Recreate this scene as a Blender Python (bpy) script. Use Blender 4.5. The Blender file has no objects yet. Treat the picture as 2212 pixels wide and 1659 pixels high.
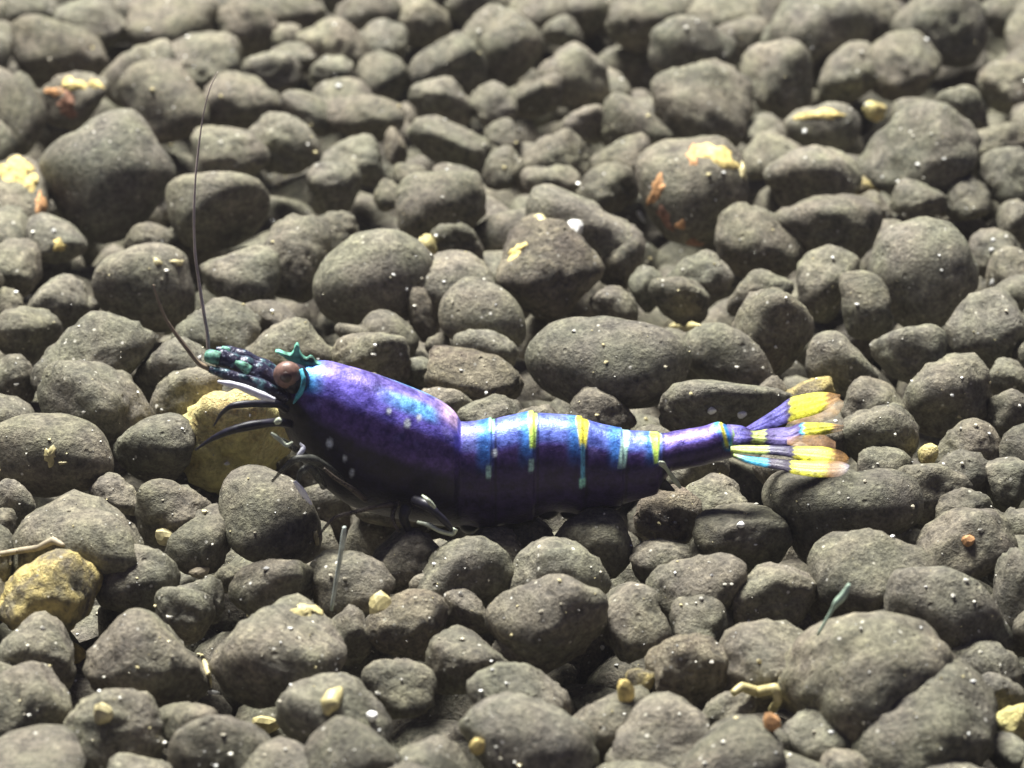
import bpy, bmesh, math, random
import numpy as np
from mathutils import Vector, Matrix, noise
from mathutils.bvhtree import BVHTree

random.seed(7); rng = np.random.default_rng(7)
S = bpy.context.scene
C = S.collection
S.unit_settings.system = 'METRIC'
S.unit_settings.scale_length = 0.01            # one unit is one centimetre
S.unit_settings.length_unit = 'CENTIMETERS'

# ------------------------------------------------------------------ camera
PITCH = math.radians(27.0)
HFOV = math.radians(19.9)
DIST = 11.4
cam_loc = Vector((0.0, -DIST*math.cos(PITCH), DIST*math.sin(PITCH)))
cd = bpy.data.cameras.new('camera'); cam = bpy.data.objects.new('camera', cd); C.objects.link(cam)
cam.location = cam_loc
cam.rotation_euler = (math.pi/2 - PITCH, 0, 0)
cd.sensor_width = 36.0; cd.lens = 18.0/math.tan(HFOV/2)
cd.clip_start = 0.05; cd.clip_end = 200
cd.dof.use_dof = True; cd.dof.focus_distance = 10.5; cd.dof.aperture_fstop = 1.25
S.camera = cam

# ------------------------------------------------------------------ light
w = bpy.data.worlds.new('World'); S.world = w; w.use_nodes = True
bg = w.node_tree.nodes['Background']
bg.inputs['Color'].default_value = (0.29, 0.29, 0.74, 1); bg.inputs['Strength'].default_value = 0.165

def area(name, loc, target, sx, sy, energy, col):
    d = bpy.data.lights.new(name, 'AREA'); d.shape = 'RECTANGLE'; d.size = sx; d.size_y = sy
    d.energy = energy; d.color = col
    o = bpy.data.objects.new(name, d); C.objects.link(o); o.location = loc
    o.rotation_euler = (Vector(target)-Vector(loc)).to_track_quat('-Z', 'Y').to_euler()
    return o
area('aquarium_lamp', (-4.0, 9.0, 21.5), (0.0, 0.5, 0.0), 14.0, 4.2, 26500, (1.0, 0.985, 0.91))

S.view_settings.view_transform = 'Standard'; S.view_settings.look = 'None'
S.view_settings.exposure = 0.0; S.view_settings.gamma = 1.0; S.view_settings.use_curve_mapping = False

# ------------------------------------------------------------------ measuring helpers
# positions were measured on a 2212 x 1659 grid of the photograph and turned into real places on the bed
FPX = 1106.0/math.tan(HFOV/2)
RIGHT = Vector((1, 0, 0)); FWD = Vector((0, math.cos(PITCH), -math.sin(PITCH))); UP = RIGHT.cross(FWD)
def ray(x, y):
    return (RIGHT*(x-1106.0) + UP*(829.5-y) + FWD*FPX).normalized()
def on_level(x, y, z=0.0):
    d = ray(x, y); t = (z-cam_loc.z)/d.z
    return cam_loc + d*t
def on_depth(x, y, yd):
    d = ray(x, y); t = (yd-cam_loc.y)/d.y
    return cam_loc + d*t
def unit_at(p):                                  # size of one grid step at a place
    return (Vector(p)-cam_loc).dot(FWD)/FPX

# ------------------------------------------------------------------ materials
def new_mat(name):
    m = bpy.data.materials.new(name); m.use_nodes = True
    nt = m.node_tree; b = nt.nodes['Principled BSDF']
    return m, nt, b
def N(nt, t, **kw):
    n = nt.nodes.new(t)
    for k, v in kw.items(): setattr(n, k, v)
    return n
def mixc(nt, fac, a, b, mode='MIX'):
    n = N(nt, 'ShaderNodeMix', data_type='RGBA', blend_type=mode)
    for s, v in ((n.inputs[0], fac), (n.inputs[6], a), (n.inputs[7], b)):
        if hasattr(v, 'is_linked'): nt.links.new(v, s)
        elif isinstance(v, (int, float)): s.default_value = v
        else: s.default_value = (*v, 1) if len(v) == 3 else v
    return n.outputs[2]
def ramp(nt, src, p0, p1, c0=(0,0,0), c1=(1,1,1)):
    r = N(nt, 'ShaderNodeValToRGB'); e = r.color_ramp.elements
    e[0].position = p0; e[1].position = p1; e[0].color = (*c0, 1); e[1].color = (*c1, 1)
    nt.links.new(src, r.inputs[0]); return r.outputs[0]
def tex_noise(nt, vec, scale, detail=3, rough=0.6):
    n = N(nt, 'ShaderNodeTexNoise'); n.inputs['Scale'].default_value = scale
    n.inputs['Detail'].default_value = detail; n.inputs['Roughness'].default_value = rough
    nt.links.new(vec, n.inputs['Vector']); return n.outputs['Fac']

def pellet_material(name, dark, light, fleck_amt, stain=None, stain_lo=0.5, stain_hi=0.62, bump=1.0):
    m, nt, b = new_mat(name); L = nt.links
    tc = N(nt, 'ShaderNodeTexCoord'); oi = N(nt, 'ShaderNodeObjectInfo')
    add = N(nt, 'ShaderNodeVectorMath', operation='MULTIPLY_ADD')
    L.new(oi.outputs['Random'], add.inputs[0]); add.inputs[1].default_value = (31, 17, 23); L.new(tc.outputs['Object'], add.inputs[2])
    v = add.outputs[0]
    tone = N(nt, 'ShaderNodeAttribute', attribute_name='tone')
    big = tex_noise(nt, v, 7, 3); mid = tex_noise(nt, v, 22, 4, 0.7); fine = tex_noise(nt, v, 62, 4, 0.75)
    col = mixc(nt, ramp(nt, mid, 0.32, 0.68), dark, light)
    col = mixc(nt, 0.75, col, mixc(nt, ramp(nt, fine, 0.32, 0.68), (0.34,0.34,0.36), (1.62,1.60,1.52)), 'MULTIPLY')
    col = mixc(nt, 0.8, col, mixc(nt, ramp(nt, big, 0.3, 0.7), (0.72,0.72,0.76), (1.18,1.16,1.08)), 'MULTIPLY')
    hue = tex_noise(nt, v, 4.5, 2, 0.5)
    col = mixc(nt, 0.8, col, mixc(nt, ramp(nt, hue, 0.36, 0.64), (1.05,0.99,1.01), (0.98,1.02,0.92)), 'MULTIPLY')
    col = mixc(nt, 0.9, col, mixc(nt, oi.outputs['Random'], (1.03,1.0,0.95), (0.98,1.0,1.0)), 'MULTIPLY')
    if stain is not None:
        sn = tex_noise(nt, v, 5.5, 4, 0.62)
        col = mixc(nt, ramp(nt, sn, stain_lo, stain_hi), col, mixc(nt, ramp(nt, mid, 0.35, 0.65), tuple(c*0.55 for c in stain), stain))
    # pale mineral flecks
    vo = N(nt, 'ShaderNodeTexVoronoi'); vo.inputs['Scale'].default_value = 26; L.new(v, vo.inputs['Vector'])
    vd = ramp(nt, vo.outputs['Distance'], 0.10, 0.20, (1,1,1), (0,0,0))
    sep = N(nt, 'ShaderNodeSeparateColor'); L.new(vo.outputs['Color'], sep.inputs[0])
    pick = ramp(nt, sep.outputs[0], 1-fleck_amt, min(1.0, 1-fleck_amt+0.02))
    fm = N(nt, 'ShaderNodeMath', operation='MULTIPLY'); L.new(vd, fm.inputs[0]); L.new(pick, fm.inputs[1])
    fc = mixc(nt, sep.outputs[1], (0.42,0.40,0.32), (0.62,0.60,0.55))
    col = mixc(nt, fm.outputs[0], col, fc)
    # dark pores
    vp = N(nt, 'ShaderNodeTexVoronoi'); vp.inputs['Scale'].default_value = 17; L.new(v, vp.inputs['Vector'])
    pd = ramp(nt, vp.outputs['Distance'], 0.06, 0.20, (1,1,1), (0,0,0))
    sp = N(nt, 'ShaderNodeSeparateColor'); L.new(vp.outputs['Color'], sp.inputs[0])
    pm = N(nt, 'ShaderNodeMath', operation='MULTIPLY'); L.new(pd, pm.inputs[0]); L.new(ramp(nt, sp.outputs[1], 0.72, 0.75), pm.inputs[1])
    tm = N(nt, 'ShaderNodeVectorMath', operation='SCALE'); L.new(col, tm.inputs[0]); L.new(tone.outputs['Fac'], tm.inputs['Scale'])
    L.new(tm.outputs[0], b.inputs['Base Color'])
    b.inputs['Roughness'].default_value = 0.72; b.inputs['Specular IOR Level'].default_value = 0.28
    h = N(nt, 'ShaderNodeMath', operation='MULTIPLY_ADD'); L.new(mid, h.inputs[0]); h.inputs[1].default_value = 1.6; L.new(fine, h.inputs[2])
    h2 = N(nt, 'ShaderNodeMath', operation='SUBTRACT'); L.new(h.outputs[0], h2.inputs[0]); L.new(pm.outputs[0], h2.inputs[1])
    bp = N(nt, 'ShaderNodeBump'); bp.inputs['Strength'].default_value = min(1.0, 0.6*bump); bp.inputs['Distance'].default_value = 0.018*bump
    L.new(h2.outputs[0], bp.inputs['Height']); L.new(bp.outputs[0], b.inputs['Normal'])
    return m

M = {}
M['pellet'] = pellet_material('soil_pellet', (0.082,0.077,0.066), (0.225,0.214,0.176), 0.16)
M['ochre'] = pellet_material('ochre_pellet', (0.16,0.14,0.105), (0.27,0.24,0.17), 0.14, (0.62,0.50,0.20), 0.44, 0.56, 1.5)
M['yellow'] = pellet_material('yellow_stone', (0.62,0.48,0.20), (0.93,0.84,0.46), 0.12, (0.95,0.85,0.36), 0.40, 0.6, 1.4)
M['crust'] = pellet_material('crusty_pellet', (0.13,0.115,0.10), (0.34,0.30,0.24), 0.35, (0.42,0.37,0.27), 0.5, 0.6, 2.0)
M['fill'] = pellet_material('bed_pellet', (0.078,0.073,0.063), (0.205,0.195,0.162), 0.14)

def plain(name, col, rough=0.5, metal=0.0, spec=0.5, var=0.35, scale=40, alpha=1.0, trans=0.0):
    m, nt, b = new_mat(name)
    tc = N(nt, 'ShaderNodeTexCoord'); f = tex_noise(nt, tc.outputs['Object'], scale, 3)
    c = mixc(nt, ramp(nt, f, 0.3, 0.7), tuple(x*(1-var) for x in col), tuple(min(1, x*(1+var)) for x in col))
    nt.links.new(c, b.inputs['Base Color'])
    b.inputs['Roughness'].default_value = rough; b.inputs['Metallic'].default_value = metal
    b.inputs['Specular IOR Level'].default_value = spec; b.inputs['Alpha'].default_value = alpha
    b.inputs['Transmission Weight'].default_value = trans
    return m
M['patch_yellow'] = plain('yellow_crust', (0.56,0.44,0.17), 0.7, 0, 0.3, 0.55, 30)
M['patch_orange'] = plain('orange_crust', (0.48,0.26,0.12), 0.7, 0, 0.3, 0.5, 30)
M['patch_rust'] = plain('rust_crust', (0.28,0.15,0.10), 0.8, 0, 0.3, 0.5, 30)
M['white'] = plain('white_mineral', (0.78,0.78,0.74), 0.3)
M['cream'] = plain('cream_mineral', (0.56,0.49,0.27), 0.45)
M['tan'] = plain('tan_shell', (0.52,0.45,0.22), 0.45)
M['fibre'] = plain('pale_fibre', (0.50,0.56,0.52), 0.3)
M['fibre_green'] = plain('green_fibre', (0.36,0.48,0.38), 0.4)
M['strip'] = plain('tan_strip', (0.33,0.28,0.20), 0.7)
def bundle_material():
    m, nt, b = new_mat('antenna_base'); tc = N(nt, 'ShaderNodeTexCoord'); v = tc.outputs['Object']
    f = tex_noise(nt, v, 24, 3, 0.6); g = tex_noise(nt, v, 60, 3, 0.7)
    c = mixc(nt, ramp(nt, f, 0.50, 0.62), (0.020,0.018,0.045), (0.07,0.15,0.18))
    c = mixc(nt, ramp(nt, g, 0.60, 0.68), c, (0.34,0.36,0.48)); nt.links.new(c, b.inputs['Base Color'])
    b.inputs['Roughness'].default_value = 0.4; b.inputs['Metallic'].default_value = 0.2
    bp = N(nt, 'ShaderNodeBump'); bp.inputs['Strength'].default_value = 0.5; bp.inputs['Distance'].default_value = 0.02
    nt.links.new(f, bp.inputs['Height']); nt.links.new(bp.outputs[0], b.inputs['Normal'])
    return m
M['bundle'] = bundle_material()
M['eye'] = plain('eye_brown', (0.17,0.098,0.080), 0.4, 0, 0.4, 0.35, 70)
M['pupil'] = plain('pupil', (0.040,0.016,0.014), 0.4, 0, 0.6, 0.2, 60)
M['leg_dark'] = plain('leg_dark', (0.016,0.015,0.026), 0.42, 0.1, 0.4, 0.6, 40)
M['leg_grey'] = plain('leg_grey', (0.060,0.062,0.055), 0.45, 0.0, 0.4, 0.6, 40, 0.72)
M['leg_brown'] = plain('leg_brown', (0.10,0.080,0.066), 0.5, 0.0, 0.4, 0.5, 40, 0.75)
M['leg_pale'] = plain('leg_pale', (0.42,0.46,0.36), 0.35, 0.0, 0.5, 0.3, 30)
M['blade'] = plain('scale_blade', (0.78,0.78,0.95), 0.3, 0.0, 0.5, 0.2, 30)
M['antenna'] = plain('antenna', (0.42,0.35,0.31), 0.4, 0.0, 0.5, 0.3, 20)
M['antenna_dark'] = plain('antenna_dark', (0.22,0.165,0.115), 0.4, 0.0, 0.5, 0.4, 8)
M['cyan'] = plain('cyan_shell', (0.06,0.34,0.46), 0.5, 0.1, 0.4, 0.7, 30)
M['teal'] = plain('teal_shell', (0.13,0.38,0.29), 0.65, 0.0, 0.3, 0.9, 22)
M['green_tip'] = plain('green_joint', (0.10,0.25,0.19), 0.6, 0.0, 0.3, 0.95, 55)

def painted(name, rough, use_alpha=False, bump=0.25, metal_max=0.75):
    """shell material: colour attribute 'pigment', its metal share in attribute 'gloss'"""
    m, nt, b = new_mat(name); L = nt.links
    tc = N(nt, 'ShaderNodeTexCoord')
    at = N(nt, 'ShaderNodeAttribute', attribute_name='painted_colour'); gl = N(nt, 'ShaderNodeAttribute', attribute_name='gloss')
    f = tex_noise(nt, tc.outputs['Object'], 26, 4, 0.65); g = tex_noise(nt, tc.outputs['Object'], 90, 3, 0.7)
    c = mixc(nt, 0.85, at.outputs['Color'], mixc(nt, ramp(nt, f, 0.36, 0.64), (0.38,0.36,0.46), (1.55,1.5,1.4)), 'MULTIPLY')
    c = mixc(nt, 0.4, c, mixc(nt, ramp(nt, g, 0.35, 0.65), (0.5,0.5,0.5), (1.5,1.5,1.5)), 'MULTIPLY')
    L.new(c, b.inputs['Base Color'])
    mm = N(nt, 'ShaderNodeMath', operation='MULTIPLY'); L.new(gl.outputs['Fac'], mm.inputs[0]); mm.inputs[1].default_value = metal_max
    L.new(mm.outputs[0], b.inputs['Metallic'])
    rr = N(nt, 'ShaderNodeMapRange'); L.new(f, rr.inputs[0]); rr.inputs[1].default_value = 0.3; rr.inputs[2].default_value = 0.7
    rr.inputs[3].default_value = rough-0.08; rr.inputs[4].default_value = rough+0.10; L.new(rr.outputs[0], b.inputs['Roughness'])
    b.inputs['Coat Weight'].default_value = 0.06; b.inputs['Coat Roughness'].default_value = 0.15; b.inputs['Specular IOR Level'].default_value = 0.35
    bp = N(nt, 'ShaderNodeBump'); bp.inputs['Strength'].default_value = bump; bp.inputs['Distance'].default_value = 0.012
    hs = N(nt, 'ShaderNodeMath', operation='ADD'); L.new(f, hs.inputs[0]); L.new(g, hs.inputs[1])
    L.new(hs.outputs[0], bp.inputs['Height']); L.new(bp.outputs[0], b.inputs['Normal'])
    if use_alpha: L.new(at.outputs['Alpha'], b.inputs['Alpha'])
    return m
M['shell'] = painted('shrimp_shell', 0.42, False, 0.22, 0.4)
M['fin'] = painted('tail_fin', 0.5, True, 0.3, 0.25)

# ------------------------------------------------------------------ object helpers
def mesh_obj(name, verts, faces, mat, parent=None, loc=(0,0,0), smooth=True):
    me = bpy.data.meshes.new(name)
    v = np.asarray(verts, dtype=float) - np.asarray(loc, dtype=float)
    me.from_pydata(v.tolist(), [], faces if isinstance(faces, list) else faces.tolist())
    if smooth: me.polygons.foreach_set('use_smooth', np.ones(len(me.polygons), dtype=bool))
    me.materials.append(mat); me.update()
    o = bpy.data.objects.new(name, me); C.objects.link(o)
    if parent is not None:
        o.parent = parent; o.location = Vector(loc) - parent.location
    else: o.location = loc
    return o
def tag(o, label, cat, group=None):
    o['label'] = label; o['category'] = cat
    if group: o['group'] = group
    return o
def set_attr(o, name, vals):
    a = o.data.attributes.new(name, 'FLOAT', 'POINT'); a.data.foreach_set('value', np.asarray(vals, dtype=np.float32))
def set_col(o, vals):
    a = o.data.color_attributes.new('painted_colour', 'FLOAT_COLOR', 'POINT'); a.data.foreach_set('color', np.asarray(vals, dtype=np.float32).ravel())
_ico = {}
def ico(n):
    if n not in _ico:
        bm = bmesh.new(); bmesh.ops.create_icosphere(bm, subdivisions=n, radius=1.0)
        bm.verts.ensure_lookup_table()
        v = np.array([x.co[:] for x in bm.verts]); f = [[q.index for q in p.verts] for p in bm.faces]; bm.free()
        _ico[n] = (v, f)
    return _ico[n]
def wave_noise(p, seed, freq, n=9):
    r = np.random.default_rng(seed); out = np.zeros(len(p))
    for i in range(n):
        k = r.normal(size=3); k *= freq*r.uniform(0.6, 1.5)/np.linalg.norm(k)
        out += np.sin(p@k + r.uniform(0, 6.28))
    return out/math.sqrt(n)
def stone_radius(d, seed, facets, lump):
    """rounded irregular stone: soft intersection of random planes, then lumps"""
    r = np.random.default_rng(seed)
    acc = np.zeros(len(d)); k = r.uniform(6.0, 10.0)
    n = r.normal(size=(facets, 3)); n /= np.linalg.norm(n, axis=1)[:, None]
    h = r.uniform(0.88, 1.12, facets)
    for i in range(facets):
        acc += np.exp(k*(d@n[i]/h[i] - 1.0))
    rad = 1.0/np.maximum(0.55, 1.0 + np.log(acc + 0.02)/k)
    rad *= 1 + lump*(0.42*wave_noise(d, seed+1, 2.6) + 0.46*wave_noise(d, seed+2, 5.5) + 0.34*wave_noise(d, seed+3, 12.0) + 0.24*wave_noise(d, seed+4, 24.0) + 0.15*wave_noise(d, seed+5, 44.0, 14))
    return rad

# ------------------------------------------------------------------ pellets
PLAINS = []   # pellets without a mark of their own
SEEN = []     # (object, BVH) of the single pellets
def pellet(x, y, rx, ry, rot=0, dz=0.0, mat='pellet', tone=None, label=None, group=None, outline=None, lump=0.085, name='soil_pellet', depth=None, back=0.0):
    seed = int(x*7919 + y*104729) % 1000003
    r = np.random.default_rng(seed)
    s = unit_at(on_level(x, y, dz)); dz += min(0.22, max(-0.07, 0.75*(0.5*(rx+ry)*s-0.13)))
    c = on_level(x, y, dz) + Vector((0, back, 0)); s = unit_at(c)
    if back:
        d = ray(x, y); c = cam_loc + d*((c.y-cam_loc.y)/d.y); s = unit_at(c)
    big = max(rx, ry)
    v, f = ico(4 if big > 40 else 3)
    q = Matrix.Rotation(r.uniform(0, 6.28), 3, Vector(r.normal(size=3)).normalized()); d = v@np.array(q)
    rad = stone_radius(d, seed, int(r.integers(9, 16)), lump)
    if outline:
        pts = np.array(outline, dtype=float); cx, cy = x, y
        ang = np.arctan2(cy-pts[:,1], pts[:,0]-cx); rr = np.hypot(pts[:,0]-cx, pts[:,1]-cy)
        o_ = np.argsort(ang); ang, rr = ang[o_], rr[o_]
        A = np.concatenate([ang-2*np.pi, ang, ang+2*np.pi]); R = np.concatenate([rr]*3)
        g = np.linspace(-np.pi, np.pi, 181); G = np.interp(g, A, R)
        ker = np.hanning(9); ker /= ker.sum(); G = np.convolve(np.concatenate([G[-9:], G, G[:9]]), ker, 'same')[9:-9]
        a = np.arctan2(v[:,1], v[:,0]); planar = np.interp(a, g, G)
        dep = depth or 0.9*math.sqrt(rx*ry)
        m = 1 + (rad/rad.mean()-1)*(0.5 if lump < 0.1 else 0.9)
        p = np.stack([v[:,0]*planar*m, v[:,1]*planar*m, v[:,2]*dep*m], 1)
    else:
        rad = rad/np.percentile(rad, 60)
        dep = depth or (0.55*rx+0.45*ry)*0.98
        p = v*rad[:, None]
        p = (p-(p.max(0)+p.min(0))/2)/((p.max(0)-p.min(0))/2)
        p = p*np.array([rx*1.02, ry*1.04, dep])
        if rot:
            t = math.radians(rot); p = p@np.array([[math.cos(t), -math.sin(t), 0], [math.sin(t), math.cos(t), 0], [0, 0, 1]])
    wpos = (p*s)@np.array([RIGHT[:], UP[:], (-FWD)[:]]) + np.array(c[:])
    o = mesh_obj(name, wpos, f, M[mat], None, c[:])
    set_attr(o, 'tone', np.full(len(v), tone if tone else r.uniform(0.82, 1.16)))
    o['category'] = 'pellet'
    if label is None: PLAINS.append((o, big*s, max(rx, ry)/min(rx, ry)))
    else: o['label'] = label
    SEEN.append((o, BVHTree.FromPolygons([Vector(q_) for q_ in wpos.tolist()], f)))
    return o

PLAIN = """63 14 65 30;8 30 26 28;14 85 36 38;130 92 95 50;196 36 78 42;288 34 62 40;372 26 92 38;532 62 68 58;432 120 90 48;300 152 84 60;133 152 46 30;50 152 30 20;585 165 62 48;355 222 78 98 -40;520 215 88 60;35 250 66 86;500 328 80 52;
640 20 62 30;795 18 72 36;905 42 66 50;1080 95 90 80;965 132 82 56;720 76 76 34;822 86 56 40;612 86 44 34;628 132 56 38;715 162 46 40;828 162 54 50;952 222 66 54;1065 228 50 48;1160 206 54 46;666 254 72 48 28;786 252 84 48 14;740 200 64 30;966 312 88 48 18;770 342 68 52 12;612 312 84 60 20;722 408 56 54;886 386 34 32;840 422 32 34;988 388 50 32;952 440 92 66;1086 290 38 34;1086 362 42 46;855 316 24 38;
1215 66 44 32;1240 160 74 66;1385 46 72 52;1498 120 92 76;1562 30 76 46;1600 84 56 52;1515 226 104 92;1375 252 76 48;1260 256 48 26;1195 332 86 48;1330 342 72 50;1190 390 62 42;1258 462 118 54;1312 402 66 46;1650 276 48 30;1668 332 64 48;
1768 52 120 66;2030 30 98 46;2170 28 56 38;1676 172 74 78;1838 160 66 66;1948 142 80 74;2180 192 62 56;2085 242 68 46 32;1976 242 50 30;1985 322 124 92;2150 322 72 50;2188 388 70 64;1985 432 58 44;1880 452 46 38;2092 428 46 46;
30 580 56 62;130 642 66 46;178 664 36 26;8 668 42 44;55 722 72 56;322 516 50 32;522 592 84 56;462 712 96 64;390 792 92 58;206 862 118 76;26 828 48 58;332 824 50 42;402 856 78 58;580 694 60 42;
642 558 70 90;716 502 56 42;988 620 88 74;916 672 34 66;986 526 56 40;636 744 92 52;800 766 82 42;1050 756 66 40;946 748 26 28;906 802 32 30;1325 548 66 74;1326 658 50 38;1396 624 36 48;1466 652 62 50;1512 600 68 56;1640 612 66 26;
1668 730 86 100;1640 520 92 76;1790 612 66 78;1962 768 76 62;2048 856 92 86;2152 548 58 52;2194 600 56 62;2182 824 48 48;1890 862 70 44;1666 842 32 28;1736 562 26 36;2200 480 40 46;
332 966 86 68;250 1058 54 34;392 1100 92 60;165 1134 138 66;28 1088 50 50;4 1142 28 42;298 1250 84 72;588 1264 88 52;492 1252 32 28;424 1292 60 42;66 1412 94 82;316 1428 126 104;55 1530 100 92;246 1584 104 92;402 1584 64 60;482 1622 108 76;300 1664 82 34;
756 1256 92 62;936 1278 52 38;756 1372 46 62;1002 1322 54 48;1010 1420 86 62;1110 1398 46 40;862 1482 76 54;1122 1494 106 58;722 1570 118 106;822 1502 36 36;1142 1596 142 90;
1206 1220 106 52;1180 1348 124 102;1500 1268 102 68;1518 1352 66 66;1672 1298 88 76;1672 1422 116 76;1312 1566 96 80;1430 1606 116 100;1882 1246 134 96;2040 1318 132 88;1880 1462 186 128;1996 1566 152 136;2126 1434 72 48;2156 1492 52 40;1786 1608 92 74;1834 1660 82 36;2192 1634 62 48;2198 1300 50 110;
2016 1068 76 62;1900 936 86 60;1912 1004 58 36;2086 964 74 56;2080 1032 66 58;2176 898 46 54;2176 1048 52 56;2088 1172 104 68;2196 1152 44 52;1142 1144 52 30;1430 1212 66 44;1532 1072 82 44;1010 1226 100 62;884 1196 82 52;1078 1186 64 44;
1160 912 70 34;1570 1540 60 46;1640 1620 70 50;80 960 10 10;2080 1100 60 44;860 900 70 50;1500 1000 70 40;1420 960 60 40;1700 1000 70 44;1760 940 70 44;1300 880 70 44;1060 900 70 44;960 880 60 40;760 860 70 50;660 850 60 40;560 780 50 40"""
for item in PLAIN.replace('\n', '').split(';'):
    q = [float(t) for t in item.split()]
    if q[2] < 15: continue
    ry = max(q[3], 0.80*q[2]) if len(q) < 5 else q[3]          # what the pellet in front hides
    pellet(q[0], q[1]+(ry-q[3]), q[2]*1.06, ry*1.06, q[4] if len(q) > 4 else 0)

def tagged(*a, **k): return pellet(*a, **k)
P_diamond = tagged(238, 368, 160, 118, label='large diamond-shaped angular grey pellet behind the oval pellet the antenna crosses',
    outline=[(75,345),(95,320),(170,280),(240,243),(280,245),(312,268),(350,310),(385,350),(395,385),(370,412),(345,450),(300,486),(200,490),(120,440),(85,395)], depth=110, lump=0.03)
P_oval = tagged(470, 458, 112, 82, lump=0.025, label='smooth oval grey pellet crossed by the long upright antenna')
P_orange = tagged(165, 220, 74, 62, label='grey pellet with orange and yellow crust patches touching the diamond-shaped pellet')
P_yleft = tagged(25, 432, 82, 98, label='dark pellet capped with bright cream-yellow crust beside the diamond-shaped pellet')
P_yspot = tagged(118, 520, 70, 50, rot=18, label='grey pellet with one yellow spot on its front under the diamond-shaped pellet')
P_glint = tagged(308, 608, 110, 108, label='large grey pellet with two gold glints behind the short antenna tip',
    outline=[(200,600),(215,565),(250,540),(300,520),(360,520),(405,545),(415,590),(412,650),(380,690),(330,725),(300,720),(260,690),(215,650)])
tagged(205, 768, 140, 86, rot=-28, label='long grey pellet with a ridged back leaning diagonally behind a rounder pellet')
P_ring = tagged(1500, 418, 118, 116, label='big round grey pellet with yellow crust on top and orange spots on its side',
    outline=[(1385,400),(1400,340),(1440,312),(1500,302),(1560,305),(1605,345),(1620,400),(1610,460),(1570,510),(1520,540),(1470,540),(1420,490),(1390,450)])
P_box = tagged(1780, 272, 76, 50, label='box-shaped pale pellet with a creamy yellow top',
    outline=[(1708,262),(1722,236),(1760,228),(1830,232),(1852,262),(1848,300),(1815,322),(1760,324),(1725,300)], tone=1.25)
P_ysmall = tagged(1890, 240, 26, 22, mat='yellow', label='tiny yellow pebble beside the box-shaped pellet')
tagged(1872, 402, 32, 28, mat='ochre', label='tiny tan pebble tucked beside the pitted pellet')
P_pit = tagged(1756, 398, 106, 82, label='wide pitted grey pellet with white glints behind the dark lobed pellet', lump=0.08)
tagged(1786, 496, 126, 78, tone=0.85, label='dark lobed pellet lying against the pitted pellet')
tagged(1990, 588, 118, 124, label='large steep-sided grey pellet behind the upright cylinder-shaped pellet',
    outline=[(1880,540),(1900,500),(1950,470),(2000,460),(2060,475),(2095,510),(2108,560),(2105,620),(2080,680),(2030,712),(1980,716),(1930,690),(1895,640),(1872,590)])
tagged(1872, 665, 52, 80, lump=0.05, label='upright cylinder-shaped grey pellet with a small side knob',
    outline=[(1818,700),(1822,640),(1830,600),(1855,588),(1895,590),(1918,620),(1920,670),(1932,695),(1922,712),(1905,740),(1860,746),(1828,735)], back=-0.12, depth=50)
tagged(1806, 786, 76, 72, label='triangular peaked grey pellet in front of the cylinder-shaped pellet',
    outline=[(1735,800),(1745,760),(1785,712),(1812,712),(1840,740),(1870,775),(1882,810),(1860,838),(1800,846),(1750,835)])
tagged(2136, 712, 96, 90, label='wide grey pellet with an orange-white speck and one sloping flank')
P_lump = tagged(1188, 578, 118, 116, mat='crust', tone=0.82, label='big lumpy dark pellet with yellow flecks on its crest')
tagged(1295, 778, 178, 94, lump=0.045, mat='pellet', label='very large broad speckled pellet right behind the middle of the shrimp',
    outline=[(1120,770),(1150,725),(1200,692),(1270,684),(1350,690),(1420,715),(1465,760),(1470,820),(1450,860),(1350,880),(1220,870),(1150,830)], depth=130)
tagged(1565, 768, 98, 72, rot=32, tone=0.85, label='dark slanting pellet with a pitted side next to the very large pellet',
    outline=[(1470,750),(1490,710),(1540,694),(1580,700),(1620,740),(1655,790),(1660,830),(1630,842),(1560,820),(1480,790)])
tagged(1570, 884, 146, 62, label='long flat grey pellet with white specks right behind the shrimp tail')
tagged(1745, 856, 58, 42, mat='ochre', label='tan-stained pellet just behind the upper yellow tail fin')
tagged(1032, 682, 94, 70, lump=0.03, back=-0.1, label='smooth bun-shaped pellet standing proud with a yellow speck',
    outline=[(940,680),(948,645),(985,620),(1040,614),(1095,626),(1125,665),(1120,710),(1100,745),(1060,735),(1010,745),(965,735),(945,710)])
tagged(805, 596, 130, 114, lump=0.05, label='very large domed grey pellet behind the knobbed pale pellet',
    outline=[(675,620),(690,575),(730,530),(790,492),(850,488),(905,515),(932,560),(935,620),(910,680),(850,706),(760,705),(700,680)])
P_nub = tagged(920, 536, 24, 30, mat='yellow', label='small yellowish nub on the shoulder of the very large domed pellet', back=-0.18)
tagged(812, 724, 88, 54, label='pale knobbed pellet with a round bulb at one end behind the shrimp carapace',
    outline=[(715,705),(725,692),(750,700),(775,705),(800,680),(830,668),(865,680),(885,715),(890,770),(850,785),(780,780),(755,740),(722,725)])
tagged(1025, 816, 106, 68, mat='crust', label='knobbly crusted pellet behind the joint of carapace and abdomen')
P_half = tagged(118, 982, 130, 98, lump=0.03, label='large smooth round pellet with a dark hollow below and a tan mark',
    outline=[(-10,1000),(0,930),(40,898),(100,888),(165,895),(220,925),(246,975),(248,1020),(215,1050),(150,1068),(60,1062),(0,1050)])
P_yel = tagged(506, 962, 102, 96, mat='yellow', label='yellow stone under the shrimp head with dark claws reaching over it', lump=0.15,
    depth=190, outline=[(400,960),(408,915),(450,880),(500,862),(545,855),(580,880),(608,905),(612,960),(590,1015),(555,1040),(500,1062),(450,1050),(415,1010)], back=0.25)
tagged(428, 1164, 72, 74, tone=0.75, label='dark wet-looking pellet below the yellow stone')
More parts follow.
